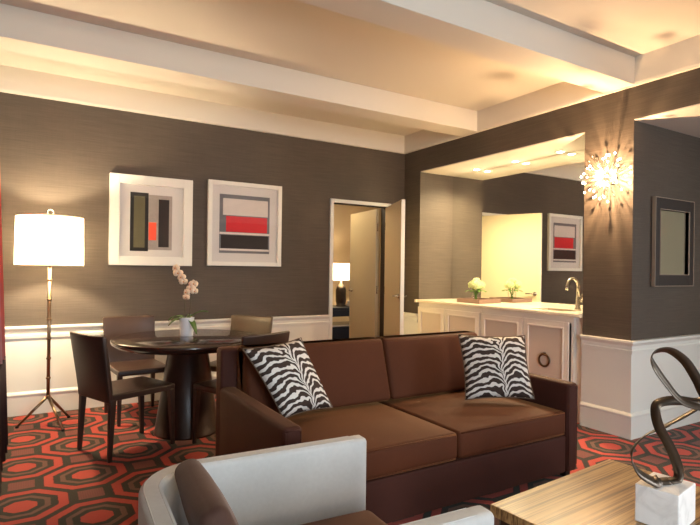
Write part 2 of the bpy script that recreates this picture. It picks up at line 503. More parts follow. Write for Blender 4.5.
# fascia at the head of the walls
b = NB(); sweep(b, [(Xr,YF),(Xr,Yb),(XL,Yb)], [(0,ZC),(0.030,ZC),(0.036,ZC+0.02),(0.036,ZT),(0,ZT)]); struct('trim_6', b, M['ceiling'])

# windows behind the camera, in the front wall
b = NB()
WX = [(-0.42,1.50)]
xs = [XL-0.12]+[q for w in WX for q in w]+[XA]
for i in range(0, len(xs), 2): box(b, (xs[i],YF-0.14,0), (xs[i+1],YF,ZT))
for x0, x1 in WX: box(b, (x0,YF-0.14,0), (x1,YF,0.6)); box(b, (x0,YF-0.14,2.5), (x1,YF,ZT))
struct('wall_front', b, M['wall'])
for i, (x0, x1) in enumerate(WX):
    b = NB()
    for lo, hi in (((x0,YF-0.09,0.6),(x0+0.06,YF-0.03,2.5)),((x1-0.06,YF-0.09,0.6),(x1,YF-0.03,2.5)),((x0,YF-0.09,0.6),(x1,YF-0.03,0.66)),((x0,YF-0.09,2.44),(x1,YF-0.03,2.5)),((x0,YF-0.08,1.52),(x1,YF-0.04,1.58))):
        box(b, lo, hi, 0.004)
    w = struct('window_%d' % (i+1), b, M['white'])
    b = NB(); box(b, (x0+0.03,YF-0.066,0.63), (x1-0.03,YF-0.062,2.47)); struct('pane', b, M['glass'], w)
b = NB(); box(b, (XL-0.12,YF-0.14,0), (XL,Yb+0.12,ZT)); struct('wall_left', b, M['wall'])
b = NB(); box(b, (XA,YF-0.14,0), (XA+0.12,-2.7,ZO+0.5)); box(b, (XA,-0.7,0), (XA+0.12,Yq,ZO+0.5)); box(b, (XA,-2.7,0), (XA+0.12,-0.7,0.6)); box(b, (XA,-2.7,2.4), (XA+0.12,-0.7,ZO+0.5)); struct('wall_alcove', b, M['alcove_wall'])
b = NB()
for lo, hi in (((XA+0.03,-2.7,0.6),(XA+0.09,-2.64,2.4)),((XA+0.03,-0.76,0.6),(XA+0.09,-0.7,2.4)),((XA+0.03,-2.64,0.6),(XA+0.09,-0.76,0.66)),((XA+0.03,-2.64,2.34),(XA+0.09,-0.76,2.4)),((XA+0.04,-2.64,1.47),(XA+0.08,-0.76,1.53))): box(b, lo, hi, 0.004)
w = struct('window_2', b, M['white'])  # unseen window, added to light the alcove
b = NB(); box(b, (XA+0.062,-2.67,0.63), (XA+0.066,-0.73,2.37)); struct('pane', b, M['glass'], w)

# wainscot and baseboards; profile to the left of travel
wains = [(0,0.20),(0.010,0.20),(0.010,0.688),(0.024,0.690),(0.026,0.716),(0.016,0.724),(0.018,0.752),(0.034,0.772),(0.040,0.778),(0.040,0.794),(0.034,0.798),(0,0.798)]
base = [(0,0),(0.024,0),(0.024,0.172),(0.030,0.178),(0.030,0.190),(0.022,0.200),(0.012,0.210),(0,0.210)]
cas0, cas1 = DX0-0.045, DX1+0.055
b = NB(); sweep(b, [(cas0,Yb),(XL,Yb)], wains); struct('trim_7', b, M['white'])
b = NB(); sweep(b, [(cas0,Yb),(XL,Yb)], base); struct('baseboard_back', b, M['white'])
b = NB(); sweep(b, [(Xr,Yn+0.0),(Xr,Yb),(cas1,Yb)], wains); struct('trim_8', b, M['white'])
b = NB(); sweep(b, [(Xr,Yn+0.0),(Xr,Yb),(cas1,Yb)], base); struct('baseboard_corner', b, M['white'])
b = NB(); sweep(b, [(XA,Yp),(Xr,Yp),(Xr,Yq-0.002)], wains); struct('trim_9', b, M['white'])
b = NB(); sweep(b, [(XA,Yp),(Xr,Yp),(Xr,Yq-0.002)], base); struct('baseboard_right', b, M['white'])
b = NB(); sweep(b, [(XL,Yb-0.05),(XL,YF)], base); struct('baseboard_left', b, M['white'])

# ------------------------------------------------------------------ doorway
b = NB()
for lo, hi in (((DX0-0.045,Yb-0.022,0),(DX0,Yb+0.13,DZ+0.045)),((DX1,Yb-0.022,0),(DX1+0.045,Yb+0.13,DZ+0.045)),((DX0,Yb-0.022,DZ),(DX1,Yb+0.13,DZ+0.045))):
    box(b, lo, hi, 0.004)
struct('trim_10', b, M['white'])
def door(name, hinge, direction, width, mat, handle_side):
    ang = math.atan2(direction[1], direction[0])
    b = NB(); box(b, (0.0,-0.021,0.012), (width,0.021,DZ-0.012), 0.003)
    o = struct(name, b, mat); o.location = (hinge[0],hinge[1],0); o.rotation_euler = (0,0,ang)
    b = NB(); box(b, (width-0.001,-0.0212,0.012), (width+0.003,0.0212,DZ-0.012), 0.001); struct('door_edge', b, M['white'], o)
    for z in (0.3, 1.08, 1.9):
        b = NB(); lathe(b, [(0.008,z-0.05),(0.008,z+0.05)], 10, Matrix.Translation((-0.006,0,0))); box(b, (-0.004,-0.0215,z-0.05), (0.03,-0.0205,z+0.05)); struct('hinge', b, M['chrome'], o)
    b = NB()
    for s in handle_side:
        Mx = Matrix.Translation((width-0.07,0,1.05)) @ Matrix.Rotation(-s*PI/2, 4, 'X')
        lathe(b, [(0.026,0.021),(0.026,0.030),(0.010,0.032),(0.010,0.066)], 16, Mx)
        tube(b, [(width-0.07,s*0.062,1.05),(width-0.12,s*0.064,1.05),(width-0.185,s*0.060,1.048)], 0.0085, 10)
    struct('door_handle', b, M['chrome'], o)
    return o
door('door_1', (3.895,Yb-0.03), (-0.322,-0.775), 0.845, M['cream'], (-1, 1))
door('door_2', (3.885,Yb+0.165), (0.108,0.935), 0.80, M['cream'], (1,))
# dark strip that paints in the shadow gap between the two doors
b = NB(); box(b, (DX1-0.012,Yb+0.02,0.0), (DX1-0.001,Yb+0.125,DZ)); j = struct('trim_11', b, M['framedark'])

# ------------------------------------------------------------------ room beyond the doorway
b = NB(); box(b, (2.4,7.9,0), (6.2,8.0,2.75)); struct('wall_bedroom_back', b, M['beige_wall'])
b = NB(); box(b, (2.3,Yb+0.12,0), (2.4,8.0,2.75)); struct('wall_bedroom_left', b, M['beige_wall'])
b = NB(); box(b, (5.4,Yb+0.12,0), (5.5,8.0,2.75)); struct('wall_bedroom_right', b, M['beige_wall'])
b = NB(); box(b, (2.3,Yb+0.12,2.65), (6.2,8.0,2.75)); struct('ceiling_bedroom', b, M['ceiling'])
b = NB(); box(b, (2.4,7.88,0), (5.4,7.9,0.15)); struct('baseboard_bedroom', b, M['white'])
DK = (4.32, 7.45)
t = thing('console_desk', 'black lacquered console desk under the lamp in the room beyond the doorway', 'desk', (DK[0],DK[1],0))
b = NB(); box(b, (-0.5,-0.28,0.70), (0.55,0.28,0.745), 0.004); obj('desk_top', b, M['black'], t)
b = NB(); box(b, (-0.48,-0.26,0.60), (0.53,0.26,0.699), 0.003); obj('drawer', b, M['black'], t)
b = NB(); box(b, (-0.46,-0.24,0.44), (0.51,0.24,0.465), 0.003); obj('shelf', b, M['stone'], t)
b = NB(); box(b, (-0.46,-0.24,0.02), (0.51,0.24,0.43), 0.003); obj('cabinet_body', b, M['black'], t)
for sx in (-0.48, 0.51):
    for sy in (-0.26, 0.24):
        b = NB(); box(b, (sx-0.015,sy,0), (sx+0.015,sy+0.03,0.70)); obj('leg', b, M['black'], t)
t = thing('table_lamp', 'table lamp with white drum shade and dark base on the desk beyond the doorway', 'lamp', (4.335,7.45,0.746))
b = NB(); lathe(b, [(0.085,0),(0.085,0.012),(0.07,0.02),(0.085,0.08),(0.085,0.26),(0.06,0.34),(0.02,0.36),(0.015,0.42)], 24); obj('base', b, M['iron'], t)
b = NB(); lathe(b, [(0.135,0.42),(0.135,0.69)], 32, cap=False); obj('lamp_shade', b, M['shade'], t)
t = thing('telephone', 'small white telephone on the dark desk beside the bedroom lamp', 'telephone', (4.50,7.36,0.746))
b = NB(); box(b, (-0.075,-0.07,0), (0.075,0.07,0.05), 0.012, 3); obj('body', b, M['white_ceramic'], t)
b = NB(); rbox(b, (-0.08,-0.02,0.055), (0.08,0.03,0.09), 0.014, 3); obj('handset', b, M['white_ceramic'], t)

# ------------------------------------------------------------------ bar niche
b = NB(); box(b, (Xm,Yq+0.004,0.98), (Xm+0.010,Yn-0.004,ZN-0.012))
tag(obj('bar_mirror', b, M['mirror']), 'large frameless mirror filling the back of the lit bar niche', 'mirror')
def cabinet(y0, y1, bounds, label):
    """painted base cabinet from y0 (near) to y1 (far) with panelled doors"""
    t = thing('base_cabinet', label, 'cabinet', (4.45, (y0+y1)/2, 0), 0, 'panelled cabinets under the bar counter')
    cy = (y0+y1)/2; fx = Xr-0.004-4.45; bx = Xm-0.01-4.45; a = y0-cy; c = y1-cy
    b = NB(); box(b, (fx+0.02,a,0.09), (bx,a+0.018,0.942)); box(b, (fx+0.02,c-0.018,0.09), (bx,c,0.942)); box(b, (fx+0.02,a+0.018,0.09), (bx,c-0.018,0.11)); box(b, (bx-0.012,a+0.018,0.11), (bx,c-0.018,0.942))
    obj('carcass', b, M['cabinet'], t)
    b = NB(); box(b, (fx+0.06,a,0), (bx,c,0.09)); obj('plinth', b, M['cabinet'], t)
    b = NB(); box(b, (fx+0.002,a,0.885), (fx+0.02,c,0.942)); box(b, (fx+0.002,a,0.09), (fx+0.02,c,0.13))
    for yy in [a+0.0125]+[0.5*(bounds[i][1]+bounds[i+1][0])-cy for i in range(len(bounds)-1)]+[c-0.0125]: box(b, (fx+0.002,yy-0.0125,0.13), (fx+0.02,yy+0.0125,0.885))
    obj('face_frame', b, M['cabinet'], t)
    for (d0, d1) in bounds:
        d0 -= cy; d1 -= cy
        b = NB()
        m = 0.052; z0, z1 = 0.125, 0.892; f0, f1 = fx-0.018, fx+0.0015
        box(b, (f0,d0,z0), (f1,d0+m,z1), 0.002); box(b, (f0,d1-m,z0), (f1,d1,z1), 0.002)
        box(b, (f0,d0+m,z1-m), (f1,d1-m,z1), 0.002); box(b, (f0,d0+m,z0), (f1,d1-m,z0+m), 0.002)
        d = obj('door', b, M['cabinet'], t)
        b = NB(); box(b, (f0+0.010,d0+m-0.002,z0+m-0.002), (f1-0.001,d1-m+0.002,z1-m+0.002)); obj('door_panel', b, M['panel'], d)
        b = NB()
        bead = [(0,0.0),(0.006,0.004),(0.010,0.012)]
        for lo, hi in (((f0-0.006,d0+m-0.004,z0+m-0.004),(f0+0.012,d0+m+0.014,z1-m+0.004)),((f0-0.006,d1-m-0.014,z0+m-0.004),(f0+0.012,d1-m+0.004,z1-m+0.004)),((f0-0.006,d0+m+0.014,z1-m-0.014),(f0+0.012,d1-m-0.014,z1-m+0.004)),((f0-0.006,d0+m+0.014,z0+m-0.004),(f0+0.012,d1-m-0.014,z0+m+0.014))):
            box(b, lo, hi, 0.005, 3)
        obj('panel_moulding', b, M['cabinet'], d)
        b = NB(); tt = bmesh.new(); yc = (d0+d1)/2; Rr, rr = 0.057, 0.011; n1, n2 = 28, 8
        g = [[tt.verts.new((f0-0.004+rr*math.sin(2*PI*j/n2)*0.7, yc+(Rr+rr*math.cos(2*PI*j/n2))*math.cos(2*PI*i/n1), 0.515+(Rr+rr*math.cos(2*PI*j/n2))*math.sin(2*PI*i/n1))) for j in range(n2)] for i in range(n1)]
        for i in range(n1):
            for j in range(n2):
                f = tt.faces.new((g[i][j], g[(i+1)%n1][j], g[(i+1)%n1][(j+1)%n2], g[i][(j+1)%n2])); f.smooth = True
        merge(b, tt)
        box(b, (f0-0.008,yc-0.012,0.556), (f0+0.012,yc+0.012,0.586), 0.003)
        obj('ring_pull', b, M['bronze'], d)
    return t
cabinet(3.03, 4.170, [(3.072,3.585),(3.597,4.165)], 'cream bar cabinet with a round bronze ring pull showing beside the right zebra pillow')
cabinet(4.174, 5.246, [(4.180,4.738),(4.748,5.242)], 'cream bar cabinet below the flower tray, nearest the open door')
b = NB(); box(b, (Xr+0.03,Yq+0.002,0), (Xr+0.05,3.026,0.942)); struct('trim_12', b, M['cabinet'])          # filler strip
t = thing('countertop', 'cream stone worktop of the bar running along the mirror', 'countertop', (4.45,4.1,0.945))
b = NB(); CX0, CX1 = Xr-0.03-4.45, Xm-0.002-4.45
y0, y1 = Yq+0.006-4.1, Yn-0.004-4.1; sx0, sx1, sy0, sy1 = -0.17, 0.10, 3.20-4.1, 3.60-4.1
for lo, hi in (((CX0,y0,0),(sx0,y1,0.035)),((sx1,y0,0),(CX1,y1,0.035)),((sx0,y0,0),(sx1,sy0,0.035)),((sx0,sy1,0),(sx1,y1,0.035))): box(b, lo, hi)
bmesh.ops.remove_doubles(b, verts=b.verts, dist=1e-5)
box(b, (CX0-0.006,y0,0.004), (CX0+0.002,y1,0.031), 0.004, 3)
box(b, (CX0,Yn-4.1-0.006,0), (Xr-0.045-4.45,Yn+0.03-4.1,0.035))
obj('slab', b, M['stone'], t)
b = NB()
for lo, hi in (((sx0-0.004,sy0-0.004,-0.13),(sx0,sy1+0.004,0.012)),((sx1,sy0-0.004,-0.13),(sx1+0.004,sy1+0.004,0.012)),((sx0,sy0-0.004,-0.13),(sx1,sy0,0.012)),((sx0,sy1,-0.13),(sx1,sy1+0.004,0.012)),((sx0-0.004,sy0-0.004,-0.134),(sx1+0.004,sy1+0.004,-0.13))): box(b, lo, hi)
obj('sink_basin', b, M['chrome'], t)
ZK = 0.981
t = thing('faucet', 'tall gooseneck nickel faucet at the right end of the bar counter', 'faucet', (4.60,3.285,ZK))
b = NB(); lathe(b, [(0.030,0),(0.030,0.008),(0.022,0.014),(0.020,0.12),(0.018,0.125)], 20); obj('base', b, M['chrome'], t)
b = NB(); pts = [(0,0,0.12),(0,0,0.22)]+[(-0.085+0.085*math.cos(R(a)),0,0.22+0.085*math.sin(R(a))) for a in range(10,181,10)]+[(-0.17,0,0.19)]
tube(b, pts, 0.0135, 12); obj('spout', b, M['chrome'], t)
b = NB(); tube(b, [(0,-0.018,0.085),(0,-0.05,0.09)], 0.012, 10); tube(b, [(0,-0.045,0.09),(-0.01,-0.052,0.16)], 0.006, 8); obj('lever', b, M['chrome'], t)

t = thing('serving_tray', 'shallow square taupe tray on the bar counter below the flowers', 'tray', (4.465,4.491,ZK))
b = NB(); box(b, (-0.165,-0.174,0), (0.165,0.174,0.010), 0.002); obj('tray_floor', b, M['tray_in'], t)
b = NB()
for lo, hi in (((-0.172,-0.181,0),(-0.160,0.181,0.046)),((0.160,-0.181,0),(0.172,0.181,0.046)),((-0.160,-0.181,0),(0.160,-0.169,0.046)),((-0.160,0.169,0),(0.160,0.181,0.046))): box(b, lo, hi, 0.002)
obj('tray_rim', b, M['tray'], t)
t = thing('flower_vase', 'clear glass vase of pale green and white flowers standing on the tray', 'vase', (4.43,4.50,ZK+0.011))
b = NB(); lathe(b, [(0.0,0.001),(0.044,0.001),(0.048,0.05),(0.052,0.125),(0.049,0.125),(0.045,0.05),(0.040,0.006),(0,0.006)], 24); obj('glass_body', b, M['glass'], t)
for i in range(7):
    a = i*2*PI/7; b = NB(); tube(b, catmull([(0.022*math.cos(a+2),0.022*math.sin(a+2),0.010),(0.012*math.cos(a),0.012*math.sin(a),0.08),(0.045*math.cos(a),0.045*math.sin(a),0.16)], 4), 0.004, 6); obj('stem', b, M['green'], t)
def bloom(c, r, n, mat, name='bloom'):
    b = NB()
    for i in range(n):
        z = 1-1.5*(i+0.5)/n; ph = i*2.39996; q = math.sqrt(max(0,1-z*z))
        d = Vector((q*math.cos(ph), q*math.sin(ph), z)); p = Vector(c)+d*r*(0.86+0.14*random.random())
        s = d.cross(Vector((0.3,0.2,0.9))).normalized(); u = d.cross(s)
        ct = b.verts.new(p+d*0.004); e = r*0.30
        ring = []
        for k in range(8):
            a = k*PI/4; rr = e if k % 2 == 0 else e*0.45
            ring.append(b.verts.new(p+(s*math.cos(a)+u*math.sin(a))*rr-d*0.004))
        for k in range(8): b.faces.new((ct, ring[k], ring[(k+1)%8]))
    lathe(b, [(0,-r*0.8),(r*0.6,-r*0.45),(r*0.82,0),(r*0.6,r*0.6),(0,r*0.82)], 12, Matrix.Translation(c))
    return obj(name, b, mat, t, fixn=False)
for c, r in (((0.0,0.045,0.19),0.062),((-0.045,-0.04,0.185),0.060),((0.055,-0.015,0.182),0.056),((0.0,0.0,0.225),0.055)): bloom(c, r, 46, M['bloom'])
for i in range(8):
    a = i*PI/4+0.3; b = NB(); L = 0.095
    p0 = Vector((0.035*math.cos(a),0.035*math.sin(a),0.13)); d = Vector((math.cos(a),math.sin(a),0.15)); s = Vector((-math.sin(a),math.cos(a),0))
    rows = []
    for k in range(6):
        u = k/5; w = 0.024*math.sin(PI*min(1,u*0.92+0.06)); c = p0+d*L*u+Vector((0,0,-0.03*u*u))
        rows.append((b.verts.new(c-s*w), b.verts.new(c+Vector((0,0,-0.004))), b.verts.new(c+s*w)))
    for r0, r1 in zip(rows, rows[1:]):
        for k in (0,1): b.faces.new((r0[k], r0[k+1], r1[k+1], r1[k])).smooth = True
    o = obj('leaf', b, M['green'], t); m = o.modifiers.new('S','SOLIDIFY'); m.thickness = 0.0015
# downlights in the niche soffit
SP = [(4.64,4.73),(4.64,4.13),(4.64,3.54)]
lab = ['round downlight in the niche soffit farthest from the faucet', 'middle round downlight of the three in the niche soffit', 'round downlight in the niche soffit above the faucet end']
for (x, y), l in zip(SP, lab):
    t = thing('downlight', l, 'downlight', (x,y,ZN-0.0101), 0, 'downlights over the bar')
    b = NB(); lathe(b, [(0.036,-0.006),(0.050,-0.006),(0.054,0),(0.036,0)], 24, cap=False); obj('trim_ring', b, M['white'], t)
    b = NB(); lathe(b, [(0,-0.008),(0.020,-0.007),(0.036,-0.003),(0.036,-0.0005)], 24, cap=False); obj('lens', b, M['spot_lens'], t)

# ------------------------------------------------------------------ pictures
def picture(name, label, x0, x1, z0, z1, fw, fd, mat_in, art):
    t = thing(name, label, 'picture', ((x0+x1)/2,Yb-0.001,(z0+z1)/2), 0, 'framed abstract prints over the dining table')
    w = (x1-x0)/2; h = (z1-z0)/2
    b = NB()
    for lo, hi in (((-w,-fd,-h),(-w+fw,0,h)),((w-fw,-fd,-h),(w,0,h)),((-w+fw,-fd,h-fw),(w-fw,0,h)),((-w+fw,-fd,-h),(w-fw,0,-h+fw))): box(b, lo, hi, 0.003)
    obj('frame', b, M['frame_white'], t)
    b = NB(); box(b, (-w+fw,-mat_in,-h+fw), (w-fw,-0.001,h-fw)); obj('mat_board', b, M['mat_board'], t)
    k = 0
    for (ax0, ax1, az0, az1, m, lift) in art:
        b = NB(); cx, cz = (x0+x1)/2, (z0+z1)/2
        box(b, (ax0-cx,-mat_in-lift,az0-cz), (ax1-cx,-mat_in+0.0005,az1-cz)); obj('artwork_panel', b, M[m], t)
    b = NB(); box(b, (-w+fw-0.003,-fd+0.010,-h+fw-0.003), (w-fw+0.003,-fd+0.013,h-fw+0.003)); obj('glass_pane', b, M['glass'], t)
    return t
picture('framed_picture', 'white framed abstract with two dark upright bars and a small orange block', 0.645, 1.432, 1.358, 2.243, 0.088, 0.055, 0.012,
    [(0.875,1.235,1.515,2.065,'art_wash',0.001),(0.835,1.005,1.500,2.080,'art_char',0.0022),(0.868,0.972,1.535,2.045,'art_olive',0.0032),(1.103,1.205,1.545,2.025,'art_black',0.0022),(1.010,1.082,1.612,1.790,'art_orange',0.0032)])
picture('framed_picture', 'white framed abstract with stacked white, red and black bands near the doorway', 1.598, 2.437, 1.366, 2.276, 0.045, 0.040, 0.010,
    [(1.727,2.300,1.505,2.138,'art_grey',0.001),(1.765,2.278,1.915,2.095,'art_white',0.002),(1.800,2.270,1.735,1.905,'art_red',0.002),(1.730,2.298,1.708,1.730,'art_line',0.002),(1.745,2.285,1.556,1.700,'art_black',0.002),(1.732,2.296,1.532,1.553,'art_line',0.002)])

# framed mirror on the pillar's right face
t = thing('framed_mirror', 'small dark framed mirror hanging on the wall right of the sconce', 'mirror', (4.775,Yp-0.001,1.615))
w, h, fw = 0.311, 0.376, 0.082
b = NB()
for lo, hi in (((-w,-0.030,-h),(-w+fw,0,h)),((w-fw,-0.030,-h),(w,0,h)),((-w+fw,-0.030,h-fw-0.02),(w-fw,0,h)),((-w+fw,-0.030,-h),(w-fw,0,-h+fw+0.02))): box(b, lo, hi, 0.003)
obj('frame', b, M['framedark'], t)
b = NB()
for s, e, g in ((w+0.002,h+0.002,0.007),(w-fw+0.007,h-fw-0.013,0.007)):
    for lo, hi in (((-s,-0.036,-e),(-s+g,-0.004,e)),((s-g,-0.036,-e),(s,-0.004,e)),((-s+g,-0.036,e-g),(s-g,-0.004,e)),((-s+g,-0.036,-e),(s-g,-0.004,-e+g))): box(b, lo, hi, 0.002)
obj('fillet', b, M['frameline'], t)
b = NB(); box(b, (-w+fw,-0.012,-h+fw), (w-fw,-0.006,h-fw)); obj('mirror_glass', b, M['mirror2'], t)

# ------------------------------------------------------------------ sunburst sconce
SC = Vector((Xr-0.080,2.690,2.148))
t = thing('sunburst_sconce', 'lit starburst wall sconce of radiating rods on the dark pillar', 'sconce', tuple(SC))
b = NB(); lathe(b, [(0.0,0),(0.055,0),(0.055,0.012),(0.006,0.018),(0.006,0.125)], 24, Matrix.Translation((0.0795,0,0)) @ Matrix.Rotation(-PI/2,4,'Y')); obj('wall_plate', b, M['chrome'], t)
b = NB(); lathe(b, [(0,-0.034),(0.017,-0.0294),(0.0294,-0.017),(0.034,0),(0.0294,0.017),(0.017,0.0294),(0,0.034)], 20, Matrix.Translation((-0.085,0,0)) @ Matrix.Scale(0.75,4)); obj('glowing_globe', b, M['hub_light'], t)
n = 66; k = 0
dirs = []
for i in range(n):
    z = 1-2*(i+0.5)/n; ph = i*2.39996; q = math.sqrt(1-z*z)
    d = Vector((z, q*math.cos(ph), q*math.sin(ph)))          # +x runs into the wall
    if -0.90 <= d.x <= 0.12: dirs.append(d)
for i in range(15):
    a = 2*PI*(i+0.35)/15; e = 0.20+0.07*math.sin(i*2.3)
    dirs.append(Vector((e, math.sqrt(1-e*e)*math.cos(a), math.sqrt(1-e*e)*math.sin(a))))
for i, d in enumerate(dirs):
    L = 0.185+0.025*math.sin(i*1.7)
    if d.x > 0.05: L = min(L, 0.060/d.x)
    p = d*L
    rod = NB(); tube(rod, [d*0.006, p], 0.0022, 6); ro = obj('rod', rod, M['chrome'], t)
    bb = NB(); lathe(bb, [(0,-0.009),(0.006,-0.006),(0.0085,0),(0.006,0.006),(0,0.009)], 10, Matrix.Translation(p))
    obj('bulb', bb, M['bulb'] if i % 4 else M['chrome'], ro)

# ------------------------------------------------------------------ floor lamp
t = thing('floor_lamp', 'tall floor lamp with drum shade on a slim tripod pole', 'lamp', (0.142,5.115,0))
b = NB(); lathe(b, [(0.0135,0.225),(0.0135,1.33)], 16); obj('pole', b, M['pole'], t)
for z in (0.245, 0.40, 0.565, 0.73, 0.895, 1.06, 1.225):
    b = NB(); lathe(b, [(0.0135,z-0.010),(0.019,z-0.006),(0.019,z+0.006),(0.0135,z+0.010)], 16, cap=False); obj('pole_collar', b, M['pole'], t)
for fx, fy in ((-0.219,0.036),(0.102,-0.232),(0.165,0.179)):
    b = NB(); tube(b, [(fx*0.04,fy*0.04,0.24),(fx,fy,0.012)], 0.0125, 10, 0.0105); lg = obj('leg', b, M['pole'], t)
    b = NB(); lathe(b, [(0.013,0),(0.013,0.014),(0.008,0.018)], 12, Matrix.Translation((fx,fy,0))); obj('foot', b, M['black'], lg)
b = NB(); lathe(b, [(0.256,1.340),(0.250,1.755)], 48, cap=False); obj('lamp_shade', b, M['shade'], t)
b = NB()
for r0, z in ((0.2565,1.340),(0.2505,1.747)): b = NB(); lathe(b, [(r0,z),(r0+0.002,z+0.004),(r0+0.001,z+0.010)], 48, cap=False); obj('shade_trim', b, M['shade_trim'], t)
b = NB(); lathe(b, [(0.008,1.33),(0.02,1.34),(0.02,1.42),(0.012,1.43)], 12); obj('lamp_socket', b, M['pole'], t)
b = NB()
for k in range(3):
    a = 2*PI*k/3; tube(b, [(0,0,1.745),(0.249*math.cos(a),0.249*math.sin(a),1.745)], 0.0025, 6)
lathe(b, [(0.005,1.43),(0.005,1.77)], 8)
obj('shade_spider', b, M['pole'], t)
b = NB(); tube(b, [(0.022*math.cos(R(a)),0,1.795+0.022*math.sin(R(a))) for a in range(-90,271,20)], 0.006, 8); obj('finial', b, M['chrome'], t)

# ------------------------------------------------------------------ dining set
TC = Vector((1.125,4.43,0))
t = thing('dining_table', 'round dark espresso pedestal dining table', 'table', tuple(TC))
b = NB(); lathe(b, [(0,0.690),(0.40,0.690),(0.545,0.710),(0.580,0.735),(0.588,0.750),(0.588,0.762),(0.582,0.769),(0,0.770)], 72); obj('tabletop', b, M['darkwood'], t, bev=0)
b = NB(); lathe(b, [(0.262,0),(0.262,0.012),(0.255,0.02),(0.160,0.66),(0.175,0.689),(0,0.689)], 48); obj('pedestal', b, M['pedestal'], t)

def chair_mesh(name, label, mat):
    t = thing(name, label, 'chair', (0,0,0), 0, 'leather chairs around the dining table')
    W, D = 0.220, 0.25
    b = NB(); rbox(b, (-D,-W,0.415), (D+0.01,W,0.462), 0.012, 4, crown=0.010); obj('seat', b, mat, t)
    def lean(P, u):
        z = (P.z-0.42)/0.43
        P.x += -0.06*max(0,z)**1.1 + 0.025*(1-u[1]**2)*(-1)*max(0,z)
        P.y *= 1+0.06*max(0,z)
        return P
    b = NB(); rbox(b, (-D-0.012,-W,0.40), (-D+0.022,W,0.872), 0.012, 7, fn=lean); obj('backrest', b, mat, t)
    for sx, sy in ((1,1),(1,-1),(-1,1),(-1,-1)):
        b = NB(); x = sx*(D-0.018); y = sy*(W-0.018)
        taper_leg(b, (x,y,0.425), (x+0.018*sx,y+0.006*sy,0), 0.042, 0.026); obj('leg', b, mat, t)
    return t
def set_chair(t, x, y, ang):
    t.location = (x,y,0); t.rotation_euler = (0,0,R(ang))
c0 = chair_mesh('dining_chair', 'dark leather dining chair nearest the floor lamp, seen from behind', M['leather']); set_chair(c0, 0.635, 4.24, 22)
def again(label, x, y, ang, mat=None):
    c = copy_tree(c0); c['label'] = label; set_chair(c, x, y, ang)
    if mat:
        for ch in c.children:
            ch.data = ch.data.copy(); ch.data.materials[0] = mat
    return c
again('reddish brown leather dining chair between the table and the back wall, left of the orchid', 0.84, 5.08, -85, M['leather2'])
again('olive brown leather dining chair beyond the table, right of the orchid', 1.645, 4.80, -142, M['leather3'])
again('dark leather dining chair whose top shows just over the sofa back corner', 1.375, 3.915, 111.5)

t = thing('potted_orchid', 'cream orchid in a white pot on the dining table', 'plant', (1.128,4.495,0.771))
b = NB(); lathe(b, [(0,0),(0.050,0),(0.053,0.006),(0.057,0.06),(0.060,0.152),(0.062,0.156),(0.058,0.158),(0.056,0.12),(0,0.12)], 32); obj('pot', b, M['white_ceramic'], t)
b = NB(); lathe(b, [(0,0.118),(0.0555,0.118),(0.0555,0.138),(0.03,0.146),(0,0.148)], 20); obj('moss', b, M['stem'], t)
rt = Vector((0.856,-0.517,0)); fw_ = Vector((0.517,0.856,0))
def leaf(az, L, w, rise, droop):
    b = NB(); d = rt*math.cos(az)+fw_*math.sin(az); s = d.cross(Vector((0,0,1))); rows = []
    for k in range(9):
        u = k/8; c = Vector((0,0,0.142))+d*(0.012+L*u)+Vector((0,0,rise*u-droop*u*u)); ww = w*math.sin(PI*min(1,0.12+u*0.86))**0.7
        rows.append((b.verts.new(c-s*ww+Vector((0,0,0.006))), b.verts.new(c), b.verts.new(c+s*ww+Vector((0,0,0.006)))))
    for r0, r1 in zip(rows, rows[1:]):
        for k in (0,1): b.faces.new((r0[k], r0[k+1], r1[k+1], r1[k])).smooth = True
    o = obj('leaf', b, M['leaf'], t); m = o.modifiers.new('S','SOLIDIFY'); m.thickness = 0.003
leaf(0.15, 0.16, 0.036, 0.17, 0.11); leaf(PI-0.1, 0.15, 0.038, 0.11, 0.13); leaf(-0.5, 0.10, 0.032, 0.03, 0.15); leaf(PI+0.6, 0.14, 0.036, 0.07, 0.12); leaf(1.4, 0.11, 0.024, 0.10, 0.08)
def P3(a, z, f=0): return rt*a+fw_*f+Vector((0,0,z))
stems = [[P3(-0.01,0.14),P3(-0.02,0.28),P3(-0.028,0.40),P3(-0.045,0.49),P3(-0.09,0.555)], [P3(0.015,0.14),P3(0.03,0.26),P3(0.035,0.35),P3(0.04,0.42),P3(0.055,0.445)]]
for s in stems:
    b = NB(); tube(b, catmull(s, 6), 0.0038, 8, 0.0025); obj('flower_stem', b, M['stem'], t)
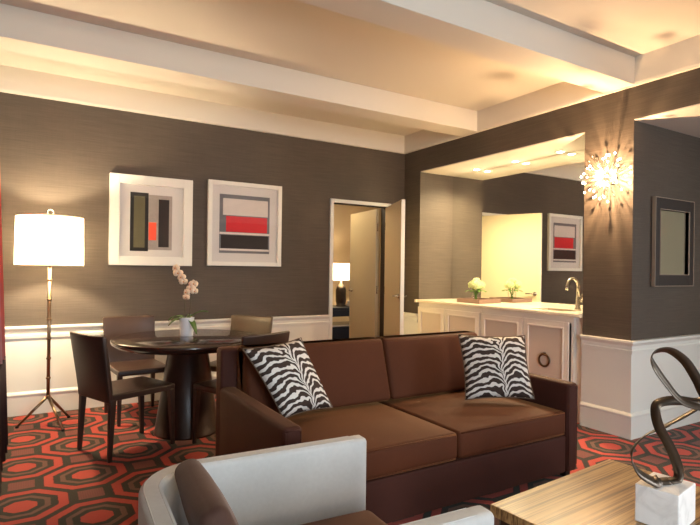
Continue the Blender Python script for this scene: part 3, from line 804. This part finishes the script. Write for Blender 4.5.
def flower(c, r, yaw, tilt):
    b = NB(); nrm = (-fw_*math.cos(yaw)+rt*math.sin(yaw)+Vector((0,0,tilt))).normalized()
    s = nrm.cross(Vector((0,0,1))).normalized(); u = s.cross(nrm)
    for k, (ang, L, w) in enumerate(((90,1.0,0.42),(210,0.95,0.40),(330,0.95,0.40),(15,1.05,0.62),(165,1.05,0.62))):
        d = s*math.cos(R(ang))+u*math.sin(R(ang)); e = nrm.cross(d); rows = []
        for q in range(6):
            v = q/5; p = c+d*(r*L*v)+nrm*(0.008*math.sin(PI*v)-0.010*v*v+(0.001*k)); ww = r*w*math.sin(PI*min(1,0.08+0.88*v))**0.6
            rows.append((b.verts.new(p-e*ww), b.verts.new(p+nrm*0.003), b.verts.new(p+e*ww)))
        for r0, r1 in zip(rows, rows[1:]):
            for q in (0,1): b.faces.new((r0[q], r0[q+1], r1[q+1], r1[q])).smooth = True
    o = obj('blossom', b, M['petal'], t); m = o.modifiers.new('S','SOLIDIFY'); m.thickness = 0.0012
    b = NB(); lathe(b, [(0,0),(r*0.16,0.004),(r*0.2,0.012),(r*0.08,0.02),(0,0.022)], 10, Matrix.Translation(c) @ nrm.to_track_quat('Z','Y').to_matrix().to_4x4()); obj('blossom_lip', b, M['petal_c'], o)
for c, r, yw, tl in ((P3(-0.095,0.565,-0.01),0.038,-0.4,0.1),(P3(-0.075,0.525,-0.012),0.040,0.2,-0.1),(P3(-0.045,0.490,-0.014),0.040,-0.3,0),(P3(-0.03,0.455,-0.012),0.036,0.5,-0.2),(P3(0.055,0.435,-0.012),0.038,0.4,0.1),(P3(0.035,0.395,-0.014),0.040,0,-0.1),(P3(0.0,0.365,-0.014),0.036,-0.5,0),(P3(-0.005,0.325,-0.012),0.032,-0.2,-0.3),(P3(0.062,0.375,-0.012),0.034,0.6,-0.2)):
    flower(c, r, yw, tl)

# ------------------------------------------------------------------ curtain at the left window
def curtain_mesh(z0, z1, off=0.0):
    b = NB(); n = 90; rows = []
    for i in range(n+1):
        y = 3.05+1.68*i/n; x = -0.207+0.058*math.sin(i*0.60)+0.016*math.sin(i*1.9+1)
        rows.append([b.verts.new((x+off-0.036*(z-0.3),y,z)) for z in (z0, (z0+z1)/2, z1)])
    for a, c in zip(rows, rows[1:]):
        for k in (0,1): b.faces.new((a[k], c[k], c[k+1], a[k+1])).smooth = True
    return b
t = thing('curtain', 'red curtain with a dark lower band at the left edge of the room', 'curtain', (0,0,0))
o = obj('red_panel', curtain_mesh(0.672, 2.72), M['curtain'], t); m = o.modifiers.new('S','SOLIDIFY'); m.thickness = 0.006; m.offset = 0
o = obj('lower_band', curtain_mesh(0.012, 0.675), M['curtain_dark'], t); m = o.modifiers.new('S','SOLIDIFY'); m.thickness = 0.008; m.offset = 0
b = NB(); tube(b, [(-0.235,2.9,2.75),(-0.235,4.85,2.75)], 0.014, 12); o = obj('curtain_rod', b, M['bronze'], t)
b = NB()
for y in (2.95,4.8): box(b, (XL,y-0.01,2.74), (-0.225,y+0.01,2.76))
obj('rod_bracket', b, M['bronze'], t)

# ------------------------------------------------------------------ sofa
SX0, SX1, SF, SB = 0.99, 3.10, 2.20, 3.27
t = thing('sofa', 'long brown velvet two-seat sofa with low track arms', 'sofa', ((SX0+SX1)/2,(SF+SB)/2,0))
ox, oy = -(SX0+SX1)/2, -(SF+SB)/2
def S(x, y, z): return (x+ox, y+oy, z)
b = NB(); rbox(b, S(SX0+0.104,SF+0.012,0.045), S(SX1-0.104,SB-0.118,0.285), 0.012, 3); obj('base', b, M['velvet_plain'], t)
b = NB(); rbox(b, S(SX0+0.012,SB-0.115,0.045), S(SX1,SB,0.852), 0.022, 6); obj('back_frame', b, M['velvet_plain'], t)
AW = 0.100
for x0, x1 in ((SX0,SX0+AW),(SX1-AW,SX1)):
    b = NB(); rbox(b, S(x0,SF,0.045), S(x1,SB-0.116,0.622), 0.024, 6); a = obj('arm', b, M['velvet_plain'], t)
    b = NB()
    fx0, fx1 = x0+0.006, x1-0.006
    for x in (x0+0.012, x1-0.012): tube(b, [S(x,SF+0.004,0.09),S(x,SF+0.004,0.60)], 0.0045, 6)
    tube(b, [S(x0+0.012,SF+0.004,0.605),S(x1-0.012,SF+0.004,0.605)], 0.0045, 6)
    obj('piping', b, M['velvet_plain'], a)
mid = 2.062; ix0, ix1 = SX0+AW+0.004, SX1-AW-0.004
for x0, x1 in ((ix0,mid-0.002),(mid+0.002,ix1)):
    b = NB(); rbox(b, S(x0,SF+0.010,0.290), S(x1,SB-0.20,0.445), 0.026, 7, crown=0.022, front=0.008); c = obj('seat_cushion', b, M['velvet'], t)
    b = NB(); 
    for z in (0.437, 0.300): tube(b, [S(x0+0.02,SF+0.013,z),S((x0+x1)/2,SF+0.006,z+0.002),S(x1-0.02,SF+0.013,z)], 0.0045, 6)
    obj('piping', b, M['velvet'], c)
def backlean(P, u):
    k = max(0, min(1, (P.z-0.45)/0.42)); P.y += 0.125*k if u[1] < 0 else 0.0
    return P
bmid = 2.098
for x0, x1 in ((ix0,bmid-0.002),(bmid+0.002,ix1)):
    b = NB(); rbox(b, S(x0,SB-0.385,0.468), S(x1,SB-0.118,0.872), 0.030, 7, crown=0.0, front=0.018, fn=backlean); obj('back_cushion', b, M['velvet'], t)
for x in (SX0+0.05, SX1-0.05):
    for y in (SF+0.06, SB-0.06):
        b = NB(); taper_leg(b, S(x,y,0.050), S(x,y,0), 0.055, 0.045); obj('leg', b, M['black'], t)

def zpillow(name, label, corners, thick):
    bm, rim = pillow_mesh(corners, thick)
    t = obj(name, bm, M['zebra'], None); tag(t, label, 'pillow', 'zebra print throw pillows on the sofa')
    b = NB(); tube(b, rim, 0.004, 6); obj('piping', b, M['zedge'], t)
    return t
zpillow('throw_pillow', 'zebra print throw pillow leaning in the left corner of the brown sofa', [(1.022, 2.841, 0.895), (1.394, 2.866, 0.934), (1.584, 2.802, 0.507), (1.213, 2.699, 0.514)], 0.080)
zpillow('throw_pillow', 'zebra print throw pillow against the right arm of the brown sofa', [(2.590,2.800,0.900),(2.990,2.555,0.898),(2.915,2.400,0.492),(2.505,2.630,0.484)], 0.066)

# ------------------------------------------------------------------ armchair
t = thing('armchair', 'light grey velvet tub armchair in the foreground with brown seat', 'armchair', (0.775,1.60,0), R(-3.0))
def uoutline(x_end, half, back, rad, n=10):
    """open U in plan: near arm end, round the back, far arm end"""
    pts = [(x_end,-half)]
    for i in range(n+1):
        a = R(-90-90*i/n); pts.append((back+rad+rad*math.cos(a), -half+rad+rad*math.sin(a)))
    for i in range(n+1):
        a = R(180-90*i/n); pts.append((back+rad+rad*math.cos(a), half-rad+rad*math.sin(a)))
    pts.append((x_end, half)); return pts
def tub(zlo, zhi, th, x_end, half, back, rad, rt_):
    b = NB(); path = uoutline(x_end-0.0, half, back, rad)
    # densify the straight runs
    dense = []
    for p, q in zip(path, path[1:]):
        L = math.hypot(q[0]-p[0], q[1]-p[1]); k = max(1, int(L/0.06))
        for i in range(k): dense.append((p[0]+(q[0]-p[0])*i/k, p[1]+(q[1]-p[1])*i/k))
    dense.append(path[-1])
    prof = [(0,zlo)]
    for i in range(7):
        a = R(180-15*i); prof.append((rt_+rt_*math.cos(a), zhi-rt_+rt_*math.sin(a)))
    for i in range(7):
        a = R(90-15*i); prof.append((th-rt_+rt_*math.cos(a), zhi-rt_+rt_*math.sin(a)))
    prof.append((th,zlo))
    return b, dense, prof
b, dense, prof = tub(0.09, 0.615, 0.078, 0.475, 0.430, -0.475, 0.235, 0.022)
dense = list(reversed(dense))   # keeps the interior to the left of travel
sweep(b, dense, prof)
bmesh.ops.recalc_face_normals(b, faces=b.faces)
for f in b.faces: f.smooth = len(f.verts) == 4
o = obj('shell', b, M['grey_velvet'], t, bev=0.018)
o.modifiers[0].segments = 4; o.modifiers[0].angle_limit = R(50)
for off in (0.015, 0.063):
    b = NB(); pts = []
    for i, p in enumerate(dense):
        a = dense[max(0,i-1)]; c = dense[min(len(dense)-1,i+1)]; d = Vector((c[0]-a[0],c[1]-a[1])).normalized()
        pts.append((p[0]-d.y*off, p[1]+d.x*off, 0.599))
    pts = pts[1:-1]; tube(b, [(p[0],p[1],0.6125) for p in pts], 0.0030, 6); obj('piping', b, M['grey_velvet'], t)
b = NB(); rbox(b, (-0.385,-0.345,0.07), (0.45,0.345,0.20), 0.02, 4); obj('seat_base', b, M['grey_velvet'], t)
b = NB(); rbox(b, (-0.37,-0.345,0.205), (0.485,0.345,0.325), 0.045, 7, crown=0.022); obj('seat_cushion', b, M['seat_brown'], t)
for x in (-0.36, 0.40):
    for y in (-0.34, 0.34):
        b = NB(); taper_leg(b, (x,y,0.10), (x,y,0), 0.045, 0.035); obj('leg', b, M['black'], t)
def puff(P, u):
    P.x += math.copysign(0.022, u[0])*max(0,1-u[1]**2)*max(0,1-u[2]**2)*min(1,abs(u[0])*1.2); return P
b = NB(); rbox(b, (-0.045,-0.235,-0.155), (0.045,0.235,0.155), 0.036, 6, fn=puff)
bmesh.ops.transform(b, matrix=Matrix.Translation((0.512,1.672,0.526)) @ Matrix.Rotation(R(-4),4,'Z') @ Matrix.Rotation(R(-22),4,'Y'), verts=b.verts)
o = obj('throw_pillow', b, M['brown_pillow']); tag(o, 'plain dark brown throw pillow leaning inside the grey armchair', 'pillow')

# ------------------------------------------------------------------ coffee table and sculpture
t = thing('coffee_table', 'low zebra-grained wooden coffee table in the right foreground', 'table', (1.582,1.513,0), R(4.6))
b = NB(); box(b, (0,-1.25,0.375), (0.905,0,0.420), 0.003); obj('tabletop', b, M['zebrano'], t)
b = NB(); box(b, (0.03,-1.22,0.335), (0.875,-0.03,0.374)); obj('apron', b, M['tableleg'], t)
for x in (0.04, 0.815):
    for y in (-1.21, -0.09):
        b = NB(); box(b, (x,y,0), (x+0.05,y+0.05,0.334), 0.003); obj('leg', b, M['tableleg'], t)
RB = [((2.06,1.075,0.549),(0.0162,0.0224,0.011)),((2.02,1.087,0.56),(0.0177,0.0206,0.012)),((1.975,1.091,0.582),(0.018,0.0201,0.01)),((1.91,1.107,0.622),(0.0208,0.0189,0.008)),((1.889,1.119,0.67),(0.0236,0.0165,0.002)),((1.915,1.127,0.707),(0.0225,0.0164,-0.006)),((1.98,1.123,0.739),(0.0207,0.0187,-0.011)),((2.066,1.118,0.754),(0.018,0.0228,-0.008)),((2.162,1.094,0.786),(0.0186,0.0248,-0.005)),((2.253,1.063,0.828),(0.0186,0.0238,-0.006)),((2.31,1.029,0.868),(0.0188,0.0215,-0.011)),((2.31,0.994,0.879),(0.0046,0.0275,-0.012)),((2.247,0.973,0.86),(0.0058,0.0278,0.01)),((2.164,0.976,0.851),(0.012,0.0225,0.015)),((2.109,0.998,0.86),(0.0163,0.0184,0.016)),((2.052,1.033,0.885),(0.0208,0.0108,0.017)),((2.015,1.067,0.945),(0.0242,0.0063,0.014)),((1.989,1.094,1.002),(0.0269,0.0063,0.011)),((1.998,1.112,1.035),(0.0266,0.0118,-0.001)),((2.025,1.107,1.057),(0.0177,0.0179,-0.016)),((2.078,1.087,1.058),(0.0074,0.0235,-0.017)),((2.137,1.063,1.017),(-0.0039,0.0247,-0.016)),((2.185,1.046,0.951),(-0.0101,0.0257,-0.012)),((2.216,1.039,0.899),(-0.0057,0.0287,-0.007)),((2.223,1.035,0.869),(0.0041,0.0293,0.006)),((2.175,1.04,0.862),(0.011,0.0209,0.019)),((2.108,1.057,0.871),(0.011,0.0166,0.023)),((2.039,1.075,0.874),(0.0069,0.0184,0.022)),((1.997,1.089,0.863),(0.0025,0.0266,0.011)),((1.993,1.092,0.831),(-0.0043,0.0284,-0.002)),((2.015,1.09,0.776),(-0.0139,0.0247,-0.01)),((2.051,1.08,0.721),(-0.0139,0.0221,-0.013)),((2.085,1.071,0.662),(-0.0113,0.0265,-0.009)),((2.111,1.067,0.602),(-0.005,0.0298,-0.003)),((2.106,1.07,0.568),(0.0039,0.029,0.006)),((2.065,1.077,0.547),(0.0072,0.0275,0.008))]
BL = Vector((2.047,1.082,0.421))
t = thing('ribbon_sculpture', 'looped bronze ribbon sculpture on a white marble block on the coffee table', 'sculpture', tuple(BL), R(10))
inv = Matrix.Rotation(-R(10),4,'Z')
b = NB(); box(b, (-0.084,-0.072,0), (0.100,0.076,0.140), 0.004); obj('marble_block', b, M['marble'], t)
cs = catmull([r[0] for r in RB], 6); vs = catmull([r[1] for r in RB], 6)
b = NB(); prev = None
for i, (c, v) in enumerate(zip(cs, vs)):
    c = inv @ (c-BL); v = inv @ v * (1.0 if 6 < i < 45 else 0.60)
    c.z = max(c.z, 0.144+abs(v.z))
    cur = (b.verts.new(c-v), b.verts.new(c+v))
    if prev:
        f = b.faces.new((prev[0], cur[0], cur[1], prev[1])); f.smooth = True
    prev = cur
o = obj('ribbon', b, M['iron'], t); m = o.modifiers.new('S','SOLIDIFY'); m.thickness = 0.004; m.offset = 0
b = NB(); lathe(b, [(0.007,0.1401),(0.007,0.150)], 12, Matrix.Translation((0.012,0,0))); obj('pin', b, M['iron'], t)

# ------------------------------------------------------------------ lights
def light(name, kind, loc, power, col, **kw):
    L = bpy.data.lights.new(name, kind); L.energy = power; L.color = col
    for k, v in kw.items(): setattr(L, k, v)
    o = bpy.data.objects.new(name, L); C.objects.link(o); o.location = loc
    return o
WARM = (1.0,0.80,0.53); DAY = (0.74,0.89,1.0)
light('sconce_bulb_light', 'POINT', (SC.x-0.085,SC.y,SC.z), 72, (1.0,0.63,0.33), shadow_soft_size=0.011)
light('lamp_and_fill_light', 'POINT', (0.142,5.115,1.56), 95, WARM, shadow_soft_size=0.04)
light('bedroom_bulb_light', 'POINT', (4.335,7.45,1.30), 20, WARM, shadow_soft_size=0.04)
for (x, y) in SP:
    o = light('downlight_light', 'SPOT', (x,y,ZN-0.03), 95, (1.0,0.79,0.47), shadow_soft_size=0.03, spot_size=R(150), spot_blend=0.6)
for (x0, x1) in WX:
    o = light('window_and_fill_daylight', 'AREA', ((x0+x1)/2,YF-0.16,1.55), 165, DAY, shape='RECTANGLE', size=x1-x0, size_y=1.9)
    o.rotation_euler = (R(90),0,0)
o = light('window_and_fill_daylight', 'AREA', (XA+0.16,-1.7,1.5), 115, (0.92,0.96,1.0), shape='RECTANGLE', size=2.0, size_y=1.8)  # daylight fill through the added alcove window
o.rotation_euler = (R(90),0,R(90))
for loc, e in (((0.7,-2.4,1.9),55),((3.2,1.2,1.56),0)):
    if e: light('lamp_and_fill_light', 'POINT', loc, e, WARM, shadow_soft_size=0.05)  # added warm fill from behind the camera; no lamp stands there
light('bedroom_fill_light', 'POINT', (3.3,6.6,2.4), 15, (1.0,0.78,0.5), shadow_soft_size=0.1)  # added fill to brighten the door leaves; there is no ceiling fitting

w = bpy.data.worlds.new('World'); scene.world = w; w.use_nodes = True
w.node_tree.nodes['Background'].inputs[0].default_value = (0.75,0.85,1,1); w.node_tree.nodes['Background'].inputs[1].default_value = 1.0

# ------------------------------------------------------------------ camera
cam = bpy.data.cameras.new('Camera'); co = bpy.data.objects.new('Camera', cam); C.objects.link(co)
cam.sensor_width = 36; cam.lens = 529.5/700*36; cam.shift_y = 6.5/700; cam.clip_start = 0.05
co.location = (0,0,1.35)
yaw = R(31.14); roll = 0.0135
fwd = Vector((math.sin(yaw), math.cos(yaw), 0)); right = Vector((math.cos(yaw), -math.sin(yaw), 0)); up = Vector((0,0,1))
r2 = right*math.cos(roll)+up*math.sin(roll); u2 = -right*math.sin(roll)+up*math.cos(roll)
co.matrix_world = Matrix(((r2.x,u2.x,-fwd.x,0),(r2.y,u2.y,-fwd.y,0),(r2.z,u2.z,-fwd.z,1.35),(0,0,0,1)))
scene.camera = co
vs_ = scene.view_settings
vs_.view_transform = 'Standard'; vs_.look = 'None'; vs_.exposure = 0.5; vs_.gamma = 1.0; vs_.use_curve_mapping = False
